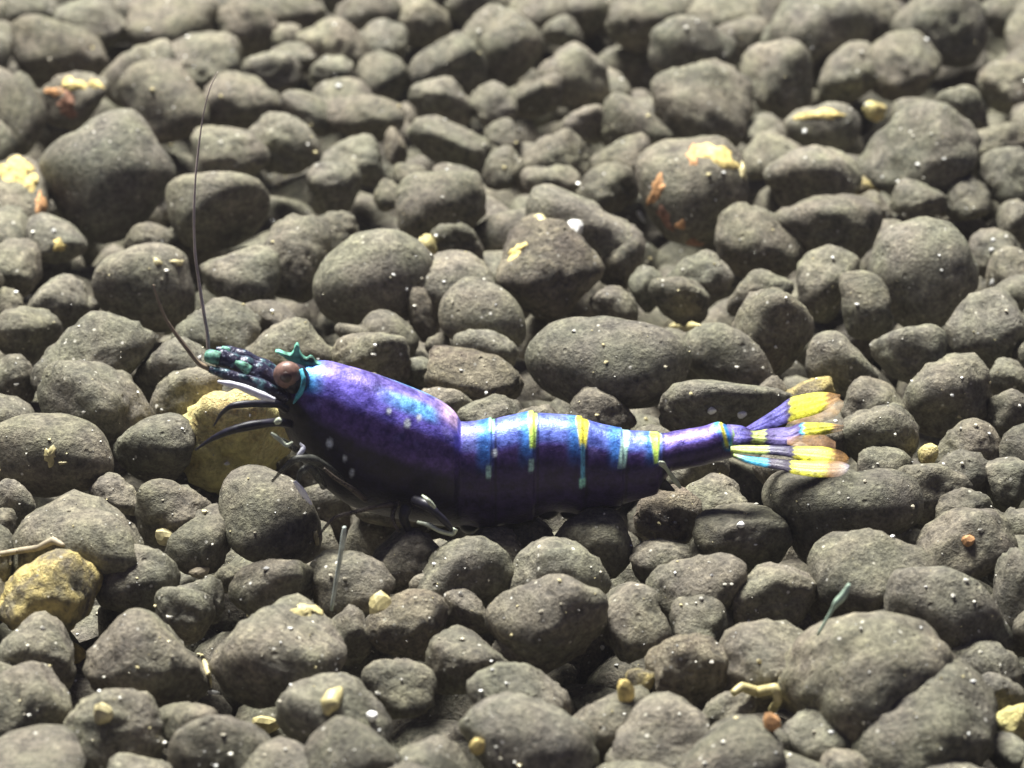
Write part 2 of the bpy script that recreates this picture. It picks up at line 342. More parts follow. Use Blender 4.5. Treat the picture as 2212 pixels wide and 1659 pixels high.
tagged(582, 1126, 102, 108, tone=0.86, lump=0.04, label='tall blocky dark pellet beneath the shrimp front legs',
    outline=[(482,1090),(500,1035),(545,1015),(600,1022),(650,1045),(680,1090),(688,1150),(675,1205),(620,1228),(550,1215),(500,1180),(484,1130)])
tagged(100, 1292, 114, 104, mat='ochre', lump=0.10, label='porous yellow-brown pitted pellet beside a tan strip')
tagged(398, 1332, 64, 64, label='grey pellet with a curled ring-like ridge on its face', lump=0.09)
P_brown = tagged(600, 1408, 150, 116, tone=1.08, mat='pellet', label='very large brownish pellet with an ochre-stained top')
tagged(880, 1352, 88, 76, mat='crust', label='round dark pellet with a yellow chip and pale dots on one side')
tagged(1370, 1344, 80, 82, label='round two-toned pellet with a gold streak over its crown')
P_por = tagged(1490, 1446, 96, 78, mat='crust', lump=0.13, label='coarse porous clinker-like pellet full of holes')
tagged(1800, 1106, 160, 96, tone=0.72, lump=0.045, label='very large dark blocky pellet directly below the tail fan',
    outline=[(1640,1060),(1660,1022),(1720,1012),(1850,1030),(1952,1040),(1962,1110),(1900,1152),(1830,1176),(1780,1212),(1735,1232),(1712,1200),(1690,1140),(1645,1095)], depth=110)
tagged(1606, 1164, 112, 74, tone=0.85, label='wide dark pellet leaning on the very large blocky pellet')
P_ytip = tagged(2005, 985, 21, 27, mat='yellow', label='tiny yellow pitted pebble beyond the tail fan', back=-0.1)
tagged(1285, 1172, 94, 82, tone=0.9, label='dark pointed pellet pressed under the shrimp abdomen',
    outline=[(1195,1190),(1215,1150),(1255,1115),(1300,1098),(1340,1110),(1365,1150),(1372,1210),(1340,1255),(1280,1245),(1230,1215)])
tagged(1442, 1116, 74, 68, mat='crust', lump=0.11, tone=1.1, label='pale crumbly crusted pellet below the rear of the abdomen')
tagged(1385, 1474, 34, 30, mat='ochre', label='small tan pebble beside the porous clinker-like pellet', back=-0.06)
tagged(2196, 1562, 44, 44, mat='yellow', tone=0.8, lump=0.1, label='yellow pitted stone beyond the biggest pellets of the bed')

# plain pellets are told apart by their size, form and neighbours
NICK = {'large diamond':'diamond-shaped pellet','smooth oval':'antenna-crossed oval pellet','grey pellet with orange':'orange-crusted pellet','dark pellet capped':'cream-capped pellet',
 'grey pellet with one':'yellow-spotted pellet','large grey pellet with two':'gold-glint pellet','long grey pellet with a ridged':'ridged long pellet','big round grey':'orange-spotted round pellet',
 'box-shaped':'box-shaped pellet','wide pitted':'pitted pellet','dark lobed':'dark lobed pellet','large steep':'steep-sided pellet','upright cyl':'cylinder-shaped pellet','triangular':'peaked pellet',
 'wide grey pellet with an':'orange-white-specked pellet','big lumpy':'lumpy yellow-flecked pellet','very large broad':'broad speckled pellet','dark slanting':'slanting dark pellet','long flat':'flat pellet behind the tail',
 'tan-stained':'tan-stained pellet','smooth bun':'bun-shaped pellet','very large domed':'large domed pellet','pale knobbed':'knobbed pale pellet','knobbly':'knobbly crusted pellet','large smooth round':'hollowed round pellet',
 'yellow stone under':'yellow stone','dark wet':'dark wet-looking pellet','tall blocky':'tall blocky pellet','porous yellow':'porous yellow-brown pellet','grey pellet with a curled':'ring-ridged pellet','very large brownish':'brownish ochre-topped pellet',
 'round dark pellet with':'yellow-chipped round pellet','round two-toned':'gold-streaked pellet','coarse porous':'clinker-like pellet','very large dark blocky':'large blocky pellet','wide dark pellet leaning':'wide dark leaning pellet',
 'dark pointed':'pointed pellet','pale crumbly':'crumbly crusted pellet','yellow pitted stone beyond':'yellow pitted stone'}
LM = [(Vector(o.location), n) for o, _ in SEEN if 'label' in o for k, n in NICK.items() if o['label'].startswith(k)]
SHR = Vector((0.1, -1.12, 0.1))
def name_plain(entries):
    used = {}
    for o, rad, asp in entries:
        p = Vector(o.location); near = sorted(LM, key=lambda q: (q[0]-p).length)
        size = 'tiny' if rad < 0.075 else 'small' if rad < 0.105 else 'mid-sized' if rad < 0.14 else 'large' if rad < 0.19 else 'huge'
        form = 'elongated' if asp > 1.45 else ('ball-like' if asp < 1.13 else 'rounded')
        a = near[0]; opts = []
        for i in range(0, 4):
            for j in range(i+1, 5):
                a, b = near[i], near[j]
                u, v_ = (a[0]-p).normalized(), (b[0]-p).normalized()
                if u.dot(v_) < -0.45: opts.append('%s %s grey pellet between the %s and the %s' % (size, form, a[1], b[1]))
        a = near[0]; far = (p-SHR).length > (a[0]-SHR).length
        opts.append('%s %s grey pellet %s the %s' % (size, form, 'beyond' if far else 'on the shrimp side of', a[1]))
        for i in (1, 2): opts.append('%s %s grey pellet near both the %s and the %s' % (size, form, near[0][1], near[i][1]))
        opts.append('%s %s grey pellet well beyond both the %s and the %s' % (size, form, near[0][1], near[1][1]))
        opts = [t for t in opts if len(t.replace('-', ' ').split()) <= 16] or opts[-1:]
        free = [t for t in opts if t not in used]
        t = free[0] if free else opts[0]
        used.setdefault(t, []).append(o)
    for t, os_ in used.items():
        for o in os_:
            o['label'] = t
            o['group'] = 'plain grey-brown soil pellets'
name_plain(PLAINS)

# crust patches that belong to their pellet
def bvh_of(o):
    for q, b in SEEN:
        if q is o: return b
def crust(o, x, y, rx, ry, mat, rot=0, seed=1, name='crust_patch'):
    b = bvh_of(o); r = np.random.default_rng(seed)
    t = math.radians(rot); rings = 8; seg = 44; ph = r.uniform(0, 6.28, 4)
    top, ok = [], 0; last = None
    for i in range(rings+1):
        for j in range(seg if i else 1):
            a = 2*math.pi*j/seg; k = i/rings*(1+0.2*math.sin(2*a+ph[0])+0.17*math.sin(3*a+ph[1])+0.13*math.sin(5*a+ph[2])+0.08*math.sin(8*a+ph[3])+0.04*math.sin(13*a+ph[0]))
            u, v = rx*k*math.cos(a), ry*k*math.sin(a)
            d = ray(x+u*math.cos(t)+v*math.sin(t), y-u*math.sin(t)+v*math.cos(t))
            h, n, _, dist = b.ray_cast(cam_loc, d)
            if h is None: h, n = (last if last else (None, None))
            if h is None: return None
            last = (h, n)
            e = 0.010*(1-(i/rings)**3)-0.004
            top.append((h + n*(e + 0.003*random.random()))[:])
    F = []
    for j in range(seg): F.append([0, 1+j, 1+(j+1) % seg])
    for i in range(rings-1):
        for j in range(seg):
            a0 = 1+i*seg+j; a1 = 1+i*seg+(j+1) % seg; F.append([a0, a0+seg, a1+seg, a1])
    q = mesh_obj(name, top, F, M[mat], o, o.location[:])
    return q
crust(P_orange, 158, 182, 26, 16, 'patch_yellow', 0, 3); crust(P_orange, 118, 198, 24, 10, 'patch_orange', 10, 4); crust(P_orange, 145, 228, 24, 26, 'patch_rust', 0, 5); crust(P_orange, 206, 182, 18, 10, 'patch_yellow', -30, 6)
crust(P_yleft, 30, 368, 48, 28, 'patch_yellow', -20, 7); crust(P_yleft, 88, 440, 12, 30, 'patch_orange', 10, 8); crust(P_yleft, 66, 392, 20, 18, 'patch_yellow', -40, 28)
crust(P_yspot, 128, 530, 17, 13, 'patch_yellow', -20, 9)
crust(P_glint, 340, 566, 11, 8, 'cream', 0, 10); crust(P_glint, 383, 567, 14, 8, 'cream', 0, 11)
crust(P_ring, 1548, 335, 48, 26, 'patch_yellow', -25, 12); crust(P_ring, 1496, 335, 14, 22, 'patch_orange', -10, 13); crust(P_ring, 1418, 410, 16, 32, 'patch_orange', -25, 14)
crust(P_ring, 1470, 486, 15, 9, 'patch_orange', 0, 15); crust(P_ring, 1436, 470, 12, 30, 'patch_rust', 35, 16); crust(P_ring, 1500, 528, 26, 10, 'patch_rust', 0, 17); crust(P_ring, 1605, 370, 7, 22, 'cream', 12, 18)
crust(P_box, 1772, 248, 52, 13, 'patch_yellow', 0, 19)
crust(P_lump, 1106, 470, 22, 7, 'cream', 0, 20); crust(P_lump, 1168, 468, 16, 6, 'cream', 0, 21); crust(P_lump, 1116, 542, 24, 12, 'patch_yellow', 38, 22)
crust(P_half, 108, 984, 16, 20, 'tan', 0, 23); crust(P_half, 134, 1000, 9, 5, 'cream', 0, 24)
crust(P_brown, 560, 1308, 34, 12, 'tan', 0, 25); crust(P_brown, 665, 1318, 36, 14, 'tan', -10, 26)

# ------------------------------------------------------------------ the bed under and around the single pellets
occupied = np.array([[o.location.x, o.location.y, o.location.z, max(o.dimensions)*0.42] for o, _ in SEEN])
def in_frame(p, mar=0.0):
    d = Vector(p)-cam_loc; z = d.dot(FWD)
    if z <= 0.1: return False
    x = d.dot(RIGHT)/z*FPX; y = d.dot(UP)/z*FPX
    return abs(x) < 1106+mar and abs(y) < 829.5+mar
fv, ff, ft, base = [], [], [], 0
iv, iff = ico(3); iff = np.array(iff)
def add_fill(c, r, seed):
    global base
    rr = np.random.default_rng(seed)
    rad = stone_radius(iv, seed, int(rr.integers(8, 14)), 0.06)
    sc = np.array([r*rr.uniform(0.9, 1.25), r*rr.uniform(0.85, 1.1), r*rr.uniform(0.8, 1.0)])
    fv.append(iv*rad[:, None]*sc + np.array(c)); ff.append(iff+base); ft.append(np.full(len(iv), rr.uniform(0.8, 1.12))); base += len(iv)
cnt = 0
for lev, (z0, step) in enumerate(((-0.40, 0.235), (0.0, 0.27))):
    for yy in np.arange(-4.6, 7.2, step):
        for xx in np.arange(-4.4, 4.4, step):
            x = xx + random.uniform(-.07, .07) + (step/2 if int(round((yy+4.6)/step)) % 2 else 0); y = yy + random.uniform(-.07, .07)
            if abs(x) > 2.6 + 0.20*(y+4): continue
            r = random.uniform(0.10, 0.155); z = z0 + random.uniform(-.05, .05)
            cnt += 1
            dd = np.linalg.norm(occupied[:, :3]-np.array([x, y, z]), axis=1)
            gap = (dd-occupied[:, 3]).min()
            if lev == 0:
                if gap < -0.04: continue
                add_fill((x, y, z), r, cnt)
            else:
                inside = in_frame((x, y, z), -40)
                if gap < r*(0.80 if inside else 0.6): continue
                if inside:
                    if random.random() < 0.6: continue
                    z -= 0.20; r = min(r, gap+0.02)
                # keep the shrimp's own room free
                if inside and -1.7 < y < -0.75 and -1.2 < x < 1.4: continue
                add_fill((x, y, z), r, cnt)
bed = mesh_obj('soil_pellets', np.concatenate(fv), np.concatenate(ff), M['fill'])
set_attr(bed, 'tone', np.concatenate(ft)); bed['kind'] = 'stuff'
tag(bed, 'packed smaller grey-brown soil pellets filling the bed between the bigger ones', 'soil')
BED_BVH = BVHTree.FromPolygons([Vector(q) for q in np.concatenate(fv).tolist()], np.concatenate(ff).tolist())
gm = plain('soil_base', (0.045,0.040,0.036), 0.9, 0, 0.2, 0.4, 12)
gx = np.linspace(-7, 7, 57); gy = np.linspace(-7, 10, 69)
gv = [(a, b, -0.56+0.03*noise.noise((a*2, b*2, 0))) for b in gy for a in gx]
gf = [[j*57+i, j*57+i+1, (j+1)*57+i+1, (j+1)*57+i] for j in range(68) for i in range(56)]
ground = mesh_obj('ground', gv, gf, gm); ground['kind'] = 'structure'

def first_hit(x, y):
    d = ray(x, y); best = None
    for o, b in SEEN + [(bed, BED_BVH)]:
        if o is not bed:
            e = (o.location-cam_loc); 
            if (e - d*e.dot(d)).length > 0.6: continue
        h, n, _, t = b.ray_cast(cam_loc, d)
        if h is not None and (best is None or t < best[0]): best = (t, h, n, o)
    return best

# ------------------------------------------------------------------ the shrimp
Y0 = -1.12                                        # distance plane of its body
shrimp = bpy.data.objects.new('shrimp', None); C.objects.link(shrimp)
shrimp.location = on_depth(1000, 1130, Y0); shrimp.empty_display_size = 0.1
tag(shrimp, 'glossy violet-blue dwarf shrimp with yellow bands and yellow tail fan walking on the soil', 'shrimp')
SO = shrimp.location[:]
def smooth_interp(xs, ys, q):
    """monotone cubic through the stations"""
    xs, ys = np.array(xs, float), np.array(ys, float)
    h = np.diff(xs); dl = np.diff(ys)/h; m = np.zeros(len(xs))
    m[1:-1] = np.where(dl[:-1]*dl[1:] > 0, 2*dl[:-1]*dl[1:]/(dl[:-1]+dl[1:]+1e-12), 0); m[0], m[-1] = dl[0], dl[-1]
    i = np.clip(np.searchsorted(xs, q)-1, 0, len(h)-1); t = (q-xs[i])/h[i]
    return ys[i]*(1+2*t)*(1-t)**2 + h[i]*m[i]*t*(1-t)**2 + ys[i+1]*t*t*(3-2*t) + h[i]*m[i+1]*t*t*(t-1)
#        x    top   bottom  half width
ST = [(594, 828, 862, 10),(604, 815, 900, 30),(622, 802, 948, 48),(640, 790, 986, 62),(670, 781, 1022, 78),(700, 780, 1056, 88),(760, 793, 1098, 100),
      (820, 811, 1116, 106),(880, 833, 1128, 108),(930, 854, 1136, 104),(962, 872, 1140, 98),(982, 889, 1141, 93),(989, 898, 1141, 86),(996, 910, 1141, 82),
      (1040, 908, 1144, 83),(1100, 897, 1138, 85),(1150, 891, 1124, 84),(1200, 894, 1110, 82),(1253, 902, 1113, 79),(1300, 916, 1102, 74),(1345, 927, 1092, 69),
      (1395, 932, 1076, 62),(1420, 935, 1066, 56),(1438, 935, 1038, 50),(1452, 932, 1019, 47),(1475, 928, 1015, 45),(1520, 921, 1006, 43),(1552, 913, 996, 40),(1576, 922, 991, 32),(1590, 936, 984, 18),(1594, 950, 972, 6)]
ST = np.array(ST, float)
NS, NR = 420, 120
qx = np.linspace(596, 1594, NS)
top = smooth_interp(ST[:,0], ST[:,1], qx); bot = smooth_interp(ST[:,0], ST[:,2], qx); hw = smooth_interp(ST[:,0], ST[:,3], qx)
JOINT = [1062, 1152, 1256, 1342, 1422]
step = np.zeros(NS)
for a, b in zip([996]+JOINT, JOINT+[1560]):
    t = (qx-a)/(b-a); k = (t >= 0) & (t < 1); step[k] = 0.075*t[k]**2.4 - 0.020
bv = []; ang = np.linspace(0, 2*np.pi, NR, endpoint=False); MID = []
for i in range(NS):
    mid = (top[i]+bot[i])/2; H = (bot[i]-top[i])/2*(1+0.6*step[i]); W = hw[i]*(1+step[i])
    c = on_depth(qx[i], mid, Y0); s = unit_at(c)
    hz = math.sqrt(max(H*H-(W*math.sin(PITCH))**2, (0.5*H)**2))/math.cos(PITCH)
    ca, sa = np.cos(ang), np.sin(ang)
    zz = hz*np.sign(ca)*np.abs(ca)**1.0
    # broad shoulders, slightly keeled back, flanks drawn in towards the belly
    ww = W*np.sign(sa)*np.abs(sa)**0.88*np.where(ca < 0, 1-0.22*np.abs(ca)**1.5, 1-0.06*ca**4)
    bv.append(np.stack([np.full(NR, c.x), c.y + ww*s, c.z + zz*s], 1))
bv = np.concatenate(bv)
bf = [[i*NR+j, i*NR+(j+1) % NR, (i+1)*NR+(j+1) % NR, (i+1)*NR+j] for i in range(NS-1) for j in range(NR)]
bf += [list(range(NR))[::-1], [(NS-1)*NR+j for j in range(NR)]]
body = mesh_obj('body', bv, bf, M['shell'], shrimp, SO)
# pigment of the shell with lamp sheen and underside shade painted in: along the body (grid x) and round it (0 = back, 1 = belly)
X = np.repeat(qx, NR); A = np.tile(np.minimum(ang, 2*np.pi-ang)/np.pi*1.5, NS); near = np.tile(np.where(ang > np.pi, 1, 0), NS)
V_ = (np.tile(np.cos(ang), NS)+1)/2                 # 1 on the back, 0 at the belly
def sm(e0, e1, x): t = np.clip((x-e0)/(e1-e0), 0, 1); return t*t*(3-2*t)
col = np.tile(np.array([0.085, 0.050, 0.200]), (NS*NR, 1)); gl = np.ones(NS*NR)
def blend(mask, c, g=None):
    global col, gl
    col = col*(1-mask[:, None]) + np.array(c)*mask[:, None]
    if g is not None: gl = gl*(1-mask) + g*mask
wob = wave_noise(bv*1.0, 5, 14.0); wob2 = wave_noise(bv, 6, 40.0); wob3 = wave_noise(bv, 8, 90.0)
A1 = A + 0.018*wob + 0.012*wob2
blend(sm(0.42, 0.35, A1)*0.92, (0.17, 0.14, 0.66))                                             # violet-blue back, lamp sheen painted in
blend(sm(0.24, 0.12, A1+0.02*wob3)*0.55*sm(640, 720, X), (0.26, 0.22, 0.62))                   # painted lilac highlight along the ridge
blend(sm(990, 1010, X)*sm(1440, 1420, X)*sm(0.39, 0.33, A1)*0.8, (0.11, 0.19, 0.62))           # painted sheen turns bluer on the abdomen
blend(sm(0.9, 1.6, wob2+0.6*wob3)*sm(0.62, 0.35, A)*0.5, (0.26, 0.24, 0.64))                   # lilac mottling
blend(sm(0.9, 1.6, -wob2+0.6*wob)*0.5, (0.030, 0.018, 0.085))                                  # dark mottling
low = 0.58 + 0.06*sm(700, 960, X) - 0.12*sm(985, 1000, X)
blend(sm(low-0.05, low+0.05, A1)*0.95, (0.007, 0.006, 0.024), 0.6)                             # underside shade painted nearly black on the belly
blend(sm(0.30, 0.42, A1)*sm(985, 1000, X)*0.5, (0.05, 0.03, 0.13))  # softer painted shade on the lower abdomen flanks
blend(sm(720, 650, X)*sm(0.42, 0.30, A1)*0.95, (0.04, 0.40, 0.86), 0.85)                       # cyan neck
blend(sm(672, 632, X)*sm(0.36, 0.15, A1), (0.14, 0.74, 0.66), 0.5)
blend(sm(-12, 12, (604 + 230*np.clip(A-0.34, 0, 1)**1.1) - X + 10*wob2), (0.010, 0.009, 0.022), 0.5)   # dark face
blend(sm(925, 980, X)*sm(992, 987, X)*sm(0.26, 0.10, A)*0.75, (0.80, 0.56, 0.78))              # pinkish hind rim
blend(sm(800, 900, X)*sm(960, 930, X)*sm(0.30, 0.22, A)*sm(0.06, 0.14, A)*0.7, (0.12, 0.50, 0.90))
blend(sm(997, 1003, X)*sm(1060, 1052, X)*sm(0.40, 0.34, A1)*0.6, (0.10, 0.09, 0.26))           # duller first ring
blend(sm(1430, 1445, X)*sm(1540, 1520, X)*sm(0.36, 0.25, A1)*0.7, (0.15, 0.11, 0.36))
def hband(x, wdt, a0, a1, c, g=0.15, slant=0.0, taper=0.0):
    xx = X + slant*A
    ww = wdt*(1-taper*np.clip((A-a0)/(a1-a0+1e-6), 0, 1))
    m = sm(ww+2.5, np.maximum(ww-2.0, 0.2), np.abs(xx-x))*sm(a0-0.03, a0, A)*sm(a1+0.03, a1, A)
    blend(m, c, g)
YEL, YG, PALE = (0.70, 0.66, 0.08), (0.46, 0.68, 0.13), (0.40, 0.66, 0.60)
for jx in JOINT:                                   # blue shade in front of every band, dark joint behind
    blend(sm(26, 4, np.abs(X-(jx-14)))*sm(0.62, 0.40, A)*0.75, (0.03, 0.20, 0.62))
    blend(sm(5, 1, np.abs(X-(jx+9)))*0.7, (0.012, 0.010, 0.03))
hband(1062, 6, -0.1, 0.16, (0.25, 0.62, 0.30)); hband(1056, 5, 0.52, 0.60, PALE)
hband(1150, 11, -0.1, 0.40, YG, taper=0.45); hband(1147, 5, 0.53, 0.60, PALE)
hband(1257, 17, -0.1, 0.36, YEL, taper=0.6); hband(1257, 4, 0.36, 0.72, (0.12, 0.42, 0.62)); hband(1256, 6, 0.70, 0.76, (0.30, 0.70, 0.60))
hband(1352, 8, -0.1, 0.54, PALE, slant=22.0)
hband(1414, 15, -0.1, 0.52, YG, taper=0.75)
blend(sm(1538, 1556, X-26*A)*sm(1574, 1562, X-26*A)*sm(0.85, 0.7, A), (0.03, 0.24, 0.66), 0.8)
blend(sm(1534, 1548, X-20*A)*sm(1562, 1552, X-20*A)*sm(0.36, 0.15, A), (0.10, 0.62, 0.78), 0.6)
blend(sm(1549, 1553, X-20*A)*sm(1562, 1557, X-20*A)*sm(0.75, 0.6, A), YEL, 0.1)
blend(sm(1576, 1584, X), (0.30, 0.45, 0.20), 0.3)
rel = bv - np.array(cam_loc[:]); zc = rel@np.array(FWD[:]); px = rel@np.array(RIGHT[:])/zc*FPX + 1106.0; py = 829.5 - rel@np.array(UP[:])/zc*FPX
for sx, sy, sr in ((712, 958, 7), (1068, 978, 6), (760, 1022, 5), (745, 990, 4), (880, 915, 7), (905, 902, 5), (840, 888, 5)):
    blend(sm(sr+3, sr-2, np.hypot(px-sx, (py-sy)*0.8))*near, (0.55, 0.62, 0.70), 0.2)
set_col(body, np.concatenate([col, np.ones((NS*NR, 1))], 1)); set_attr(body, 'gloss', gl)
BODY_BVH = BVHTree.FromPolygons([Vector(q) for q in bv.tolist()], bf)

def tube(name, pts, mat, parent=shrimp, seg=12, sub=8, flat=1.0, rough=0.05):
    """pts: (x, y, depth offset, radius in grid steps); a tapered limb"""
    P = np.array(pts, float); t = np.arange(len(P)); q = np.linspace(0, len(P)-1, (len(P)-1)*sub+1)
    I = np.stack([smooth_interp(t, P[:, k], q) if len(P) > 2 else np.interp(q, t, P[:, k]) for k in range(4)], 1)
    W = [on_depth(a, b, Y0+d) for a, b, d, _ in I]; s = unit_at(W[0])
    V, F = [], []
    for i, c in enumerate(W):
        d = (W[min(i+1, len(W)-1)]-W[max(i-1, 0)]).normalized()
        n1 = d.cross(Vector((0, 1, 0.2))).normalized(); n2 = d.cross(n1)
        r = I[i, 3]*s*(1 + rough*math.sin(i*0.55+pts[0][0]) + rough*0.8*math.sin(i*0.37+pts[0][1]))
        for j in range(seg):
            a = 2*math.pi*j/seg; V.append((c + n1*r*math.cos(a) + n2*r*flat*math.sin(a))[:])
    n = len(W)
    for i in range(n-1):
        for j in range(seg): F.append([i*seg+j, i*seg+(j+1) % seg, (i+1)*seg+(j+1) % seg, (i+1)*seg+j])
    F += [list(range(seg))[::-1], [(n-1)*seg+j for j in range(seg)]]
    o = mesh_obj(name, V, F, M[mat], parent, SO if parent is shrimp else W[0][:])
    return o

# eye
ec = on_depth(621, 810, Y0-0.10); es = unit_at(ec)
ev, efc = ico(4)
eye = mesh_obj('eye', ev*np.array([31, 26, 31])*es+np.array(ec[:]), efc, M['eye'], shrimp, ec[:])
pv = ev[ev[:, 2] > -2]
pupil_c = ec + (cam_loc-ec).normalized()*21.5*es + Vector((-0.004, 0, -0.010))
pup = mesh_obj('pupil', ev*np.array([15, 8, 15])*es+np.array(pupil_c[:]), efc, M['pupil'], shrimp, pupil_c[:])
pup.parent = eye; pup.location = pupil_c - Vector(ec)
tube('eye_stalk', [(656, 826, -0.02, 18),(642, 820, -0.06, 30),(628, 815, -0.085, 33),(616, 813, -0.09, 26)], 'leg_dark')
# rostrum with teeth
def slab(name, pts, thick, yoff, mat):
    n = len(pts); A_ = [on_depth(x, y, Y0+yoff) for x, y in pts]; V = []
    for sgn in (-1, 1):
        for p in A_: V.append((p+Vector((0, sgn*thick/2, 0)))[:])
    F = [list(range(n)), [n+i for i in range(n)][::-1]] + [[i, n+i, n+(i+1) % n, (i+1) % n] for i in range(n)]
    o = mesh_obj(name, V, F, M[mat], shrimp, SO, False)
    m = o.modifiers.new('bevel', 'BEVEL'); m.width = 0.008; m.segments = 2
    return o
slab('rostrum', [(593,757),(602,756),(614,761),(628,765),(634,757),(636,748),(641,740),(646,745),(647,757),(654,769),(663,774),(669,768),(676,770),(682,780),(698,788),(690,800),(668,802),(646,792),(628,780),(610,767)], 0.026, 0.0, 'teal')
tube('cheek_edge', [(650, 798, -0.105, 5),(656, 822, -0.135, 5),(651, 843, -0.14, 6),(641, 860, -0.125, 5),(634, 872, -0.10, 1.5)], 'cyan', flat=0.6)
# antenna bases and blades
tube('antennule_base', [(612, 842, -0.05, 30),(590, 828, -0.06, 29),(572, 816, -0.07, 26),(548, 803, -0.07, 25),(528, 792, -0.07, 25),(512, 785, -0.07, 19),(495, 779, -0.07, 21),(474, 773, -0.07, 20),(462, 770, -0.07, 14),(450, 768, -0.07, 15),(443, 766, -0.07, 5)], 'bundle', sub=8)
tube('antennule_base', [(606, 822, 0.05, 20),(575, 798, 0.06, 19),(545, 782, 0.06, 18),(515, 768, 0.06, 16),(490, 760, 0.06, 14),(466, 756, 0.06, 7)], 'bundle')
tube('antenna_base', [(612, 858, -0.08, 20),(565, 838, -0.12, 19),(520, 820, -0.13, 14),(480, 806, -0.13, 11),(452, 797, -0.13, 7)], 'bundle')
tube('green_joint', [(474, 775, -0.10, 15),(462, 772, -0.10, 17),(448, 769, -0.09, 14)], 'green_tip', sub=4)
tube('green_joint', [(538, 800, -0.135, 12),(524, 790, -0.135, 10),(508, 782, -0.13, 4)], 'green_tip', sub=4)
tube('green_joint', [(495, 761, 0.03, 8),(486, 757, 0.03, 9),(478, 752, 0.03, 6)], 'green_tip', sub=4)
tube('antennal_scale', [(594, 864, -0.22, 5),(570, 856, -0.22, 9),(545, 846, -0.22, 9.5),(515, 834, -0.22, 8),(492, 829, -0.22, 7),(470, 824, -0.22, 3)], 'blade', sub=8, flat=0.8)
tube('antenna', [(450, 760, 0.02, 4.2),(449, 730, 0.03, 4.0),(441, 680, 0.05, 3.8),(430, 610, 0.08, 3.4),(421, 540, 0.10, 3.0),(419, 470, 0.12, 2.6),(422, 390, 0.15, 2.2),(430, 310, 0.2, 1.9),(440, 245, 0.22, 1.6),(454, 190, 0.24, 1.2),(470, 155, 0.26, 0.8)], 'antenna', seg=8)
tube('antenna', [(452, 797, -0.10, 6),(430, 785, -0.10, 5.5),(405, 755, -0.10, 4.6),(382, 725, -0.10, 4.0),(358, 688, -0.10, 3.4),(342, 650, -0.10, 2.8),(331, 615, -0.10, 1.6)], 'antenna_dark', seg=8)
tube('antenna', [(448, 792, -0.06, 4),(424, 776, -0.05, 3.4),(398, 742, -0.05, 3),(378, 716, -0.05, 2.4),(366, 696, -0.05, 1.2)], 'leg_brown', seg=8)
# claws reaching over the yellow stone
tube('claw_leg', [(618, 884, -0.12, 10),(592, 872, -0.16, 8.5),(548, 872, -0.20, 9),(505, 876, -0.22, 7),(480, 892, -0.20, 4.5),(462, 920, -0.18, 2)], 'leg_dark')
tube('claw_leg', [(626, 916, -0.14, 11),(600, 912, -0.20, 9),(550, 918, -0.25, 10.5),(505, 928, -0.26, 9),(462, 946, -0.24, 6),(422, 972, -0.22, 2)], 'leg_dark')
tube('claw_joint', [(606, 906, -0.23, 6),(600, 910, -0.23, 7.5),(594, 914, -0.23, 4)], 'leg_pale', sub=4)
# walking legs
tube('walking_leg', [(660, 985, -0.16, 7.4),(640, 972, -0.20, 6.8),(612, 952, -0.24, 5.6),(598, 944, -0.24, 3.1)], 'leg_grey')
tube('leg_tip', [(632, 955, -0.26, 2),(620, 962, -0.26, 4.5),(602, 948, -0.25, 5),(585, 935, -0.25, 3)], 'leg_pale')
tube('walking_leg', [(740, 1040, -0.18, 8.7),(705, 1010, -0.22, 9.3),(672, 992, -0.26, 9.9),(645, 990, -0.28, 8.1),(615, 1010, -0.28, 5.6),(588, 1040, -0.26, 2.5)], 'leg_grey')
tube('walking_leg', [(700, 1052, -0.20, 7.4),(690, 1035, -0.22, 8.7),(668, 1010, -0.26, 9.3),(650, 1020, -0.28, 6.8),(642, 1042, -0.28, 4.3)], 'leg_grey')
tube('leg_tip', [(636, 1040, -0.30, 4),(648, 1055, -0.30, 7.5),(661, 1074, -0.30, 6.5),(673, 1090, -0.30, 2.5)], 'blade', flat=0.5)
tube('leg_tip', [(648, 958, -0.20, 3),(655, 968, -0.22, 6),(644, 986, -0.24, 5),(640, 992, -0.24, 2)], 'blade', flat=0.6)
tube('walking_leg', [(790, 1080, -0.18, 6.8),(760, 1056, -0.22, 5.6),(720, 1030, -0.25, 4.3),(700, 1012, -0.26, 2.5)], 'leg_brown')
tube('walking_leg', [(860, 1088, -0.16, 8.7),(830, 1092, -0.20, 6.2),(790, 1100, -0.24, 5.0),(758, 1108, -0.26, 5.0),(728, 1116, -0.28, 4.3),(700, 1142, -0.28, 3.1),(688, 1160, -0.28, 1.9)], 'leg_brown')
tube('walking_leg', [(880, 1092, -0.20, 13.6),(872, 1118, -0.22, 11.2),(880, 1140, -0.22, 8.7),(886, 1158, -0.22, 3.7)], 'leg_dark')
tube('walking_leg', [(895, 1080, -0.22, 11.2),(920, 1090, -0.26, 11.2),(946, 1112, -0.28, 8.7),(968, 1134, -0.28, 6.2),(982, 1152, -0.26, 3.7)], 'leg_dark')
tube('leg_edge', [(912, 1070, -0.28, 2),(926, 1082, -0.31, 5),(940, 1097, -0.31, 3)], 'leg_pale')
tube('leg_edge', [(902, 1128, -0.27, 4),(926, 1134, -0.29, 5),(948, 1146, -0.30, 5),(976, 1154, -0.28, 5),(984, 1142, -0.27, 6)], 'leg_pale')
tube('walking_leg', [(852, 1095, -0.18, 6.2),(848, 1118, -0.22, 5.0),(862, 1150, -0.24, 3.1)], 'leg_brown')
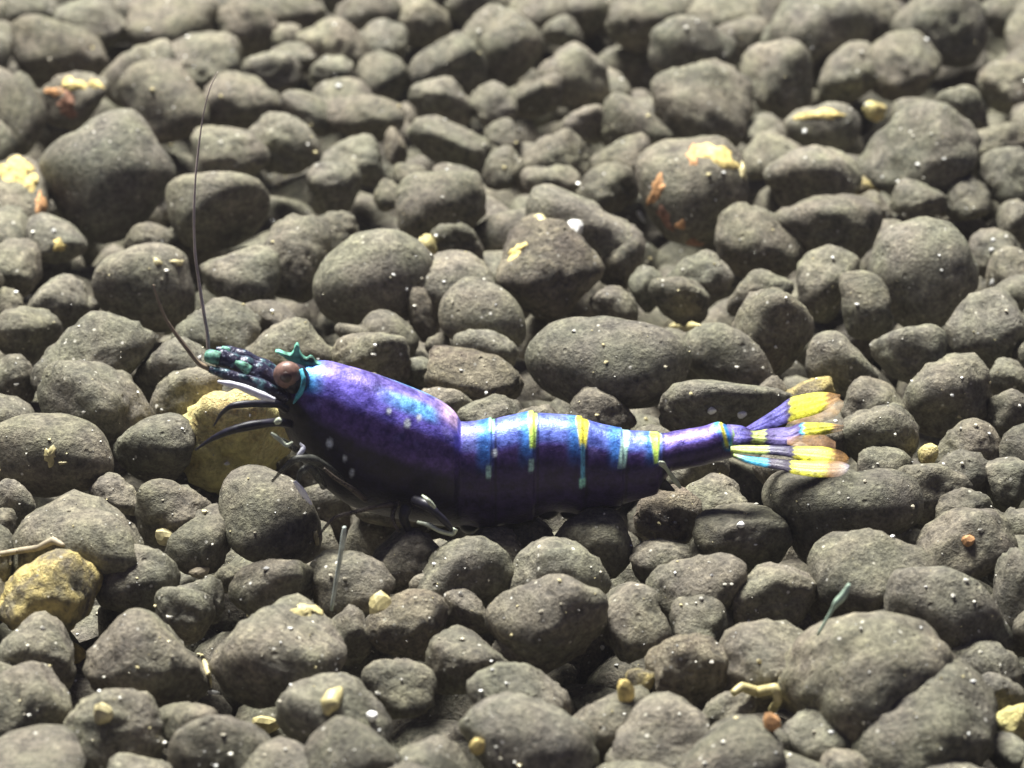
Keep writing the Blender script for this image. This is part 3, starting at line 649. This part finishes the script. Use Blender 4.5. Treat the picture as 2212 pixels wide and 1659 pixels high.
# swimmerets and hind side plate
for sx, sy, l in ((1020, 1108, 44), (1060, 1110, 44), (1100, 1104, 40), (1145, 1096, 34), (1190, 1090, 30), (1240, 1090, 32), (1285, 1084, 28), (1330, 1074, 26)):
    tube('swimmeret', [(sx, sy-20, -0.03, 26),(sx-4, sy, -0.04, 30),(sx-6, sy+l*0.6, -0.04, 24),(sx-4, sy+l, -0.03, 8)], 'leg_dark', flat=0.5)
tube('side_plate', [(1385, 1020, -0.04, 30),(1408, 1032, -0.05, 27),(1430, 1046, -0.05, 16),(1457, 1060, -0.05, 3)], 'leg_dark', flat=0.45)
tube('plate_edge', [(1424, 997, -0.10, 3),(1430, 1002, -0.10, 7),(1442, 1016, -0.085, 4.5),(1458, 1038, -0.07, 6),(1470, 1054, -0.06, 3)], 'leg_pale', flat=0.5)

# tail fan
def lerp3(stops, x):
    xs = [s_[0] for s_ in stops]; return np.stack([np.interp(x, xs, [s_[1][k] for s_ in stops]) for k in range(4)], 1)
def fin(name, pts, stops, gstops, thick=0.010):
    """pts: (x, y, depth offset, half width); thin lens-shaped blade with a light keel"""
    P = np.array(pts, float); t = np.arange(len(P)); q = np.linspace(0, len(P)-1, (len(P)-1)*14+1)
    I = np.stack([smooth_interp(t, P[:, k], q) for k in range(4)], 1)
    m = 15; V, F, XS = [], [], []
    for i in range(len(q)):
        x, y, d, h = I[i]
        for side in (1, -1):
            for j in range(m):
                u = -1+2*j/(m-1)
                # across the blade: down the picture and towards the viewer
                c = on_depth(x, y+u*h, Y0+d-u*h*0.0021)
                k = (1-u*u)**0.5*thick*(0.8+0.2*math.cos(5*u*math.pi)**2)
                V.append((c + Vector((0, -0.5, 0.85))*side*k)[:]); XS.append(x + 3*math.sin(9*u))
    n = 2*m
    for i in range(len(q)-1):
        b0, b1 = i*n, (i+1)*n
        for j in range(m-1):
            F.append([b0+j, b0+j+1, b1+j+1, b1+j]); F.append([b0+m+j+1, b0+m+j, b1+m+j, b1+m+j+1])
    o = mesh_obj(name, V, F, M['fin'], shrimp, SO)
    XS = np.array(XS); set_col(o, lerp3(stops, XS)); set_attr(o, 'gloss', np.interp(XS, [g[0] for g in gstops], [g[1] for g in gstops]))
    return o
VI, VL, YE, AM = (0.028,0.016,0.10,1), (0.085,0.08,0.32,1), (0.62,0.61,0.05,1), (0.50,0.28,0.10,0.24)
GR, CY = (0.46,0.56,0.14,1), (0.06,0.36,0.58,1)
fin('tail_fin', [(1700,905,0.20,10),(1735,898,0.24,20),(1770,892,0.27,22),(1805,880,0.28,20),(1822,872,0.28,6)], [(1700,AM),(1830,(0.5,0.33,0.16,0.20))], [(1700,0),(1830,0)], 0.006)
fin('tail_fin', [(1598,938,0.03,7),(1640,920,0.08,15),(1680,900,0.14,21),(1710,884,0.18,26),(1750,874,0.22,25),(1785,866,0.25,19),(1815,857,0.27,4)],
    [(1600,VI),(1640,VL),(1690,VL),(1703,VI),(1709,YE),(1775,YE),(1792,AM),(1816,AM)], [(1600,0.9),(1703,0.9),(1709,0.05),(1816,0)])
fin('tail_fin', [(1700,952,-0.06,8),(1735,954,-0.07,14),(1775,954,-0.07,15),(1805,962,-0.07,8)], [(1700,AM),(1830,(0.42,0.26,0.16,0.25))], [(1700,0),(1830,0)], 0.006)
fin('telson', [(1570,938,0.0,22),(1600,940,0.0,21),(1632,944,0.0,13),(1660,944,0.0,18),(1700,944,0.0,21),(1733,932,0.02,19),(1790,926,0.05,11),(1822,924,0.06,3)],
    [(1570,(0.14,0.12,0.28,1)),(1600,VL),(1622,VI),(1630,GR),(1648,GR),(1656,VI),(1690,(0.13,0.11,0.30,1)),(1726,VI),(1733,CY),(1738,YE),(1792,YE),(1804,AM),(1824,AM)], [(1570,0.9),(1626,0.9),(1632,0.1),(1648,0.1),(1656,0.9),(1730,0.9),(1738,0.05),(1824,0)], 0.016)
fin('tail_fin', [(1578,970,-0.06,6),(1610,971,-0.08,9),(1650,972,-0.10,10),(1690,974,-0.12,11),(1722,978,-0.13,14),(1775,982,-0.15,17),(1808,987,-0.16,16),(1826,991,-0.16,11),(1834,994,-0.16,3)],
    [(1578,GR),(1654,GR),(1662,(0.055,0.05,0.11,1)),(1712,(0.035,0.03,0.075,1)),(1721,YE),(1790,YE),(1806,AM),(1830,AM)], [(1578,0.1),(1654,0.1),(1662,0.7),(1714,0.7),(1721,0.05),(1830,0)])
fin('tail_fin', [(1584,984,-0.08,4),(1620,994,-0.12,8),(1650,999,-0.15,10),(1690,1004,-0.18,12),(1715,1009,-0.19,15),(1770,1013,-0.22,18),(1808,1013,-0.23,17),(1826,1011,-0.23,11),(1835,1009,-0.23,3)],
    [(1584,GR),(1610,CY),(1654,CY),(1662,(0.045,0.038,0.07,1)),(1706,(0.035,0.03,0.055,1)),(1712,YE),(1775,YE),(1792,AM),(1822,(0.5,0.4,0.35,0.35)),(1834,(0.6,0.6,0.7,0.4))], [(1584,0.1),(1610,0.5),(1654,0.5),(1662,0.6),(1708,0.5),(1712,0.05),(1834,0)])

# ------------------------------------------------------------------ debris on the soil
def fibre(pts, mat, label):
    """a stiff thread that stands on the pellet under its first point"""
    global Y0
    base_hit = first_hit(pts[0][0], pts[0][1])[1]; keep = Y0; Y0 = base_hit.y - 0.03
    o = tube('fibre', [(x, y, 0.0, r) for x, y, r in pts], mat, None, seg=8, sub=5)
    Y0 = keep
    return tag(o, label, 'fibre')
def stick(name, pts, mat, label, cat, lift=0.0):
    """a thin thing that lies on the pellets: points (x, y, radius) settle on whatever is below"""
    W = []
    for x, y, r in pts:
        h = first_hit(x, y); W.append((h[1] + (h[2]+Vector((0, -0.5, 0.6))).normalized()*lift, r))
    V, F = [], []; seg = 8; sub = 6; T = []
    for i in range(len(W)-1):
        for k in range(sub):
            t = k/sub; T.append((W[i][0].lerp(W[i+1][0], t), W[i][1]*(1-t)+W[i+1][1]*t))
    T.append(W[-1])
    for i, (c, r) in enumerate(T):
        d = (T[min(i+1, len(T)-1)][0]-T[max(i-1, 0)][0]).normalized(); n1 = d.cross(Vector((0.1, 1, 0.3))).normalized(); n2 = d.cross(n1); rr = r*unit_at(c)
        for j in range(seg): V.append((c+n1*rr*math.cos(6.2832*j/seg)+n2*rr*math.sin(6.2832*j/seg))[:])
    for i in range(len(T)-1):
        for j in range(seg): F.append([i*seg+j, i*seg+(j+1) % seg, (i+1)*seg+(j+1) % seg, (i+1)*seg+j])
    F += [list(range(seg))[::-1], [(len(T)-1)*seg+j for j in range(seg)]]
    return tag(mesh_obj(name, V, F, M[mat], None, W[0][0][:]), label, cat)
fibre([(716,1318,4),(728,1245,4.5),(738,1185,5.5),(742,1160,6),(744,1138,4)], 'fibre', 'thin pale bluish fibre standing in front of the shrimp walking legs')
fibre([(1766,1372,3),(1796,1320,4),(1806,1303,8),(1822,1286,8),(1834,1262,4)], 'fibre_green', 'thin greenish-white fibre leaning over a gap between big plain pellets')
stick('strip', [(-6,1200,6),(40,1192,7),(85,1184,7),(118,1170,9),(140,1180,4)], 'strip', 'flat tan strip lying above the porous yellow-brown pellet', 'strip', 0.01)
stick('sliver', [(438,1418,4),(441,1440,6),(447,1462,6),(458,1484,3)], 'cream', 'curved cream sliver beside the very large brownish pellet', 'sliver', 0.01)
stick('sliver', [(1379,460,4),(1384,470,5.5),(1392,482,3)], 'white', 'tiny bluish-white sliver next to the orange-spotted round pellet', 'sliver', 0.01)
stick('sliver', [(678,1148,4),(680,1160,5.5),(682,1176,4)], 'cream', 'tiny upright cream sliver against the tall blocky dark pellet', 'sliver', 0.01)
stick('shell_piece', [(1580,1508,8),(1600,1498,11),(1640,1484,12),(1690,1488,11),(1694,1506,9),(1672,1520,10),(1676,1540,8)], 'tan', 'curved tan hook-shaped shell fragment beside the clinker-like pellet', 'shell', 0.04)
stick('shell_piece', [(735,1488,7),(722,1504,20),(712,1522,22),(704,1544,6)], 'tan', 'leaf-shaped yellow shell flake on a big plain pellet', 'shell', 0.0)
stick('shell_piece', [(1480-34,706,4),(1468,704,12),(1490,705,12),(1512,704,4)], 'tan', 'flat yellow flake under the small round pellet behind the slanting pellet', 'shell', 0.0)

def chip(x, y, rx, ry, mat, label, name='mineral_chip', cat='chip'):
    h = first_hit(x, y)
    if h is None: return
    s = unit_at(h[1]); v, f = ico(2); seed = int(x*31+y*17)
    p = v*stone_radius(v, seed, 8, 0.06)[:, None]*np.array([rx, (rx+ry)*0.4, ry])*s + np.array((h[1]+h[2]*0.35*ry*s)[:])
    o = mesh_obj(name, p, f, M[mat], None, h[1][:], False); set_attr(o, 'tone', np.ones(len(v)))
    return tag(o, label, cat)
for a in ((1245,492,17,17,'white','rounded white mineral bead on the big lumpy dark pellet'),
          (366,1158,19,18,'cream','yellowish chip on the dark wet-looking pellet'),
          (822,1312,18,20,'tan','square tan chip on the round dark pellet with pale dots'),
          (800,1550,10,12,'white','bluish-white bead beside the leaf-shaped yellow shell flake'),
          (462,1500,10,6,'white','pale blue-white flake at the foot of the curved cream sliver'),
          (218,1548,16,18,'cream','round yellow spot-like chip alone on a plain pellet'),
          (575,1565,22,18,'tan','tan chip in the gap near the leaf-shaped yellow flake'),
          (1350,1505,14,22,'patch_yellow','tall yellow flake on a crest near the clinker-like pellet'),
          (1660,1570,16,18,'patch_orange','small orange-tan bead below the curved shell fragment'),
          (1040,1610,16,12,'patch_yellow','yellow-green crumb in a dark gap far from the shrimp'),
          (2146,612,7,7,'white','white speck on a dark pellet near the steep-sided pellet'),
          (430,1234,22,10,'strip','flat brown chip in the gap under the dark wet-looking pellet'),
          (2092,1170,13,10,'patch_orange','orange and white speck on a pellet below the tail fan'),
          (1540,888,7,7,'white','round white bead on the long flat pellet behind the tail'),
          (1600,893,9,7,'white','bright oval white bead on the long flat pellet behind the tail'),
          (172,1420,14,26,'patch_yellow','tall yellow crumb wedged near the porous yellow-brown pellet'),
          (1300,1398,5,5,'white','tiny white bead on a two-toned pellet'),
          (1600,1135,8,6,'white','white grain in the notch beside the very large blocky pellet')):
    chip(*a)
# countless glinting sand grains
gv_, gf_, gc_, base2 = [], [], [], 0
v1, f1 = ico(1); f1 = np.array(f1)
for i in range(1900):
    x = random.uniform(-60, 2270); y = random.uniform(20, 1690)
    if random.random() > 0.45+0.55*min(1, y/900): continue
    h = first_hit(x, y)
    if h is None or h[2].z < 0.05: continue
    b = BODY_BVH.ray_cast(cam_loc, ray(x, y))
    s = unit_at(h[1]); r = (1.3 + 5.2*random.random()**4)*s
    p = v1*rng.uniform(0.55, 1.25, (len(v1), 1))*np.array([r*random.uniform(.7, 1.3), r, r*random.uniform(.6, 1.1)]) + np.array((h[1]+h[2]*r*0.3)[:])
    c = random.choice([(0.80,0.80,0.78),(0.72,0.70,0.62),(0.70,0.62,0.36),(0.62,0.60,0.54),(0.5,0.46,0.36)])
    gv_.append(p); gf_.append(f1+base2); gc_.append(np.tile((*c, 1), (len(v1), 1))); base2 += len(v1)
m, nt, b = new_mat('sand_grain'); at = N(nt, 'ShaderNodeAttribute', attribute_name='painted_colour'); tcn = N(nt, 'ShaderNodeTexCoord')
nt.links.new(mixc(nt, 0.5, at.outputs['Color'], ramp(nt, tex_noise(nt, tcn.outputs['Object'], 60), 0.3, 0.7, (0.5,0.5,0.5), (1.2,1.2,1.2)), 'MULTIPLY'), b.inputs['Base Color']); b.inputs['Roughness'].default_value = 0.25
gr = mesh_obj('sand_grains', np.concatenate(gv_), np.concatenate(gf_), m, None, (0,0,0), False)
set_col(gr, np.concatenate(gc_)); gr['kind'] = 'stuff'
tag(gr, 'countless tiny pale glinting mineral grains dusted over the soil pellets', 'grains')

# ------------------------------------------------------------------ the faintly milky water
bm = bmesh.new(); bmesh.ops.create_cube(bm, size=1.0)
hm = bpy.data.meshes.new('haze'); bm.to_mesh(hm); bm.free()
haze = bpy.data.objects.new('haze', hm); C.objects.link(haze); haze['kind'] = 'stuff'
haze.scale = (18, 27, 7.4); haze.location = (0, 0.5, 2.1)
m = bpy.data.materials.new('milky_water'); m.use_nodes = True; nt = m.node_tree; nt.nodes.clear()
out = N(nt, 'ShaderNodeOutputMaterial'); pv_ = N(nt, 'ShaderNodeVolumePrincipled')
pv_.inputs['Color'].default_value = (0.88, 0.86, 0.95, 1); pv_.inputs['Density'].default_value = 0.0008; pv_.inputs['Anisotropy'].default_value = 0.2
nt.links.new(pv_.outputs[0], out.inputs['Volume']); hm.materials.append(m)
tag(haze, 'faintly milky aquarium water filling the tank over the soil', 'water')
S.cycles.volume_bounces = 1
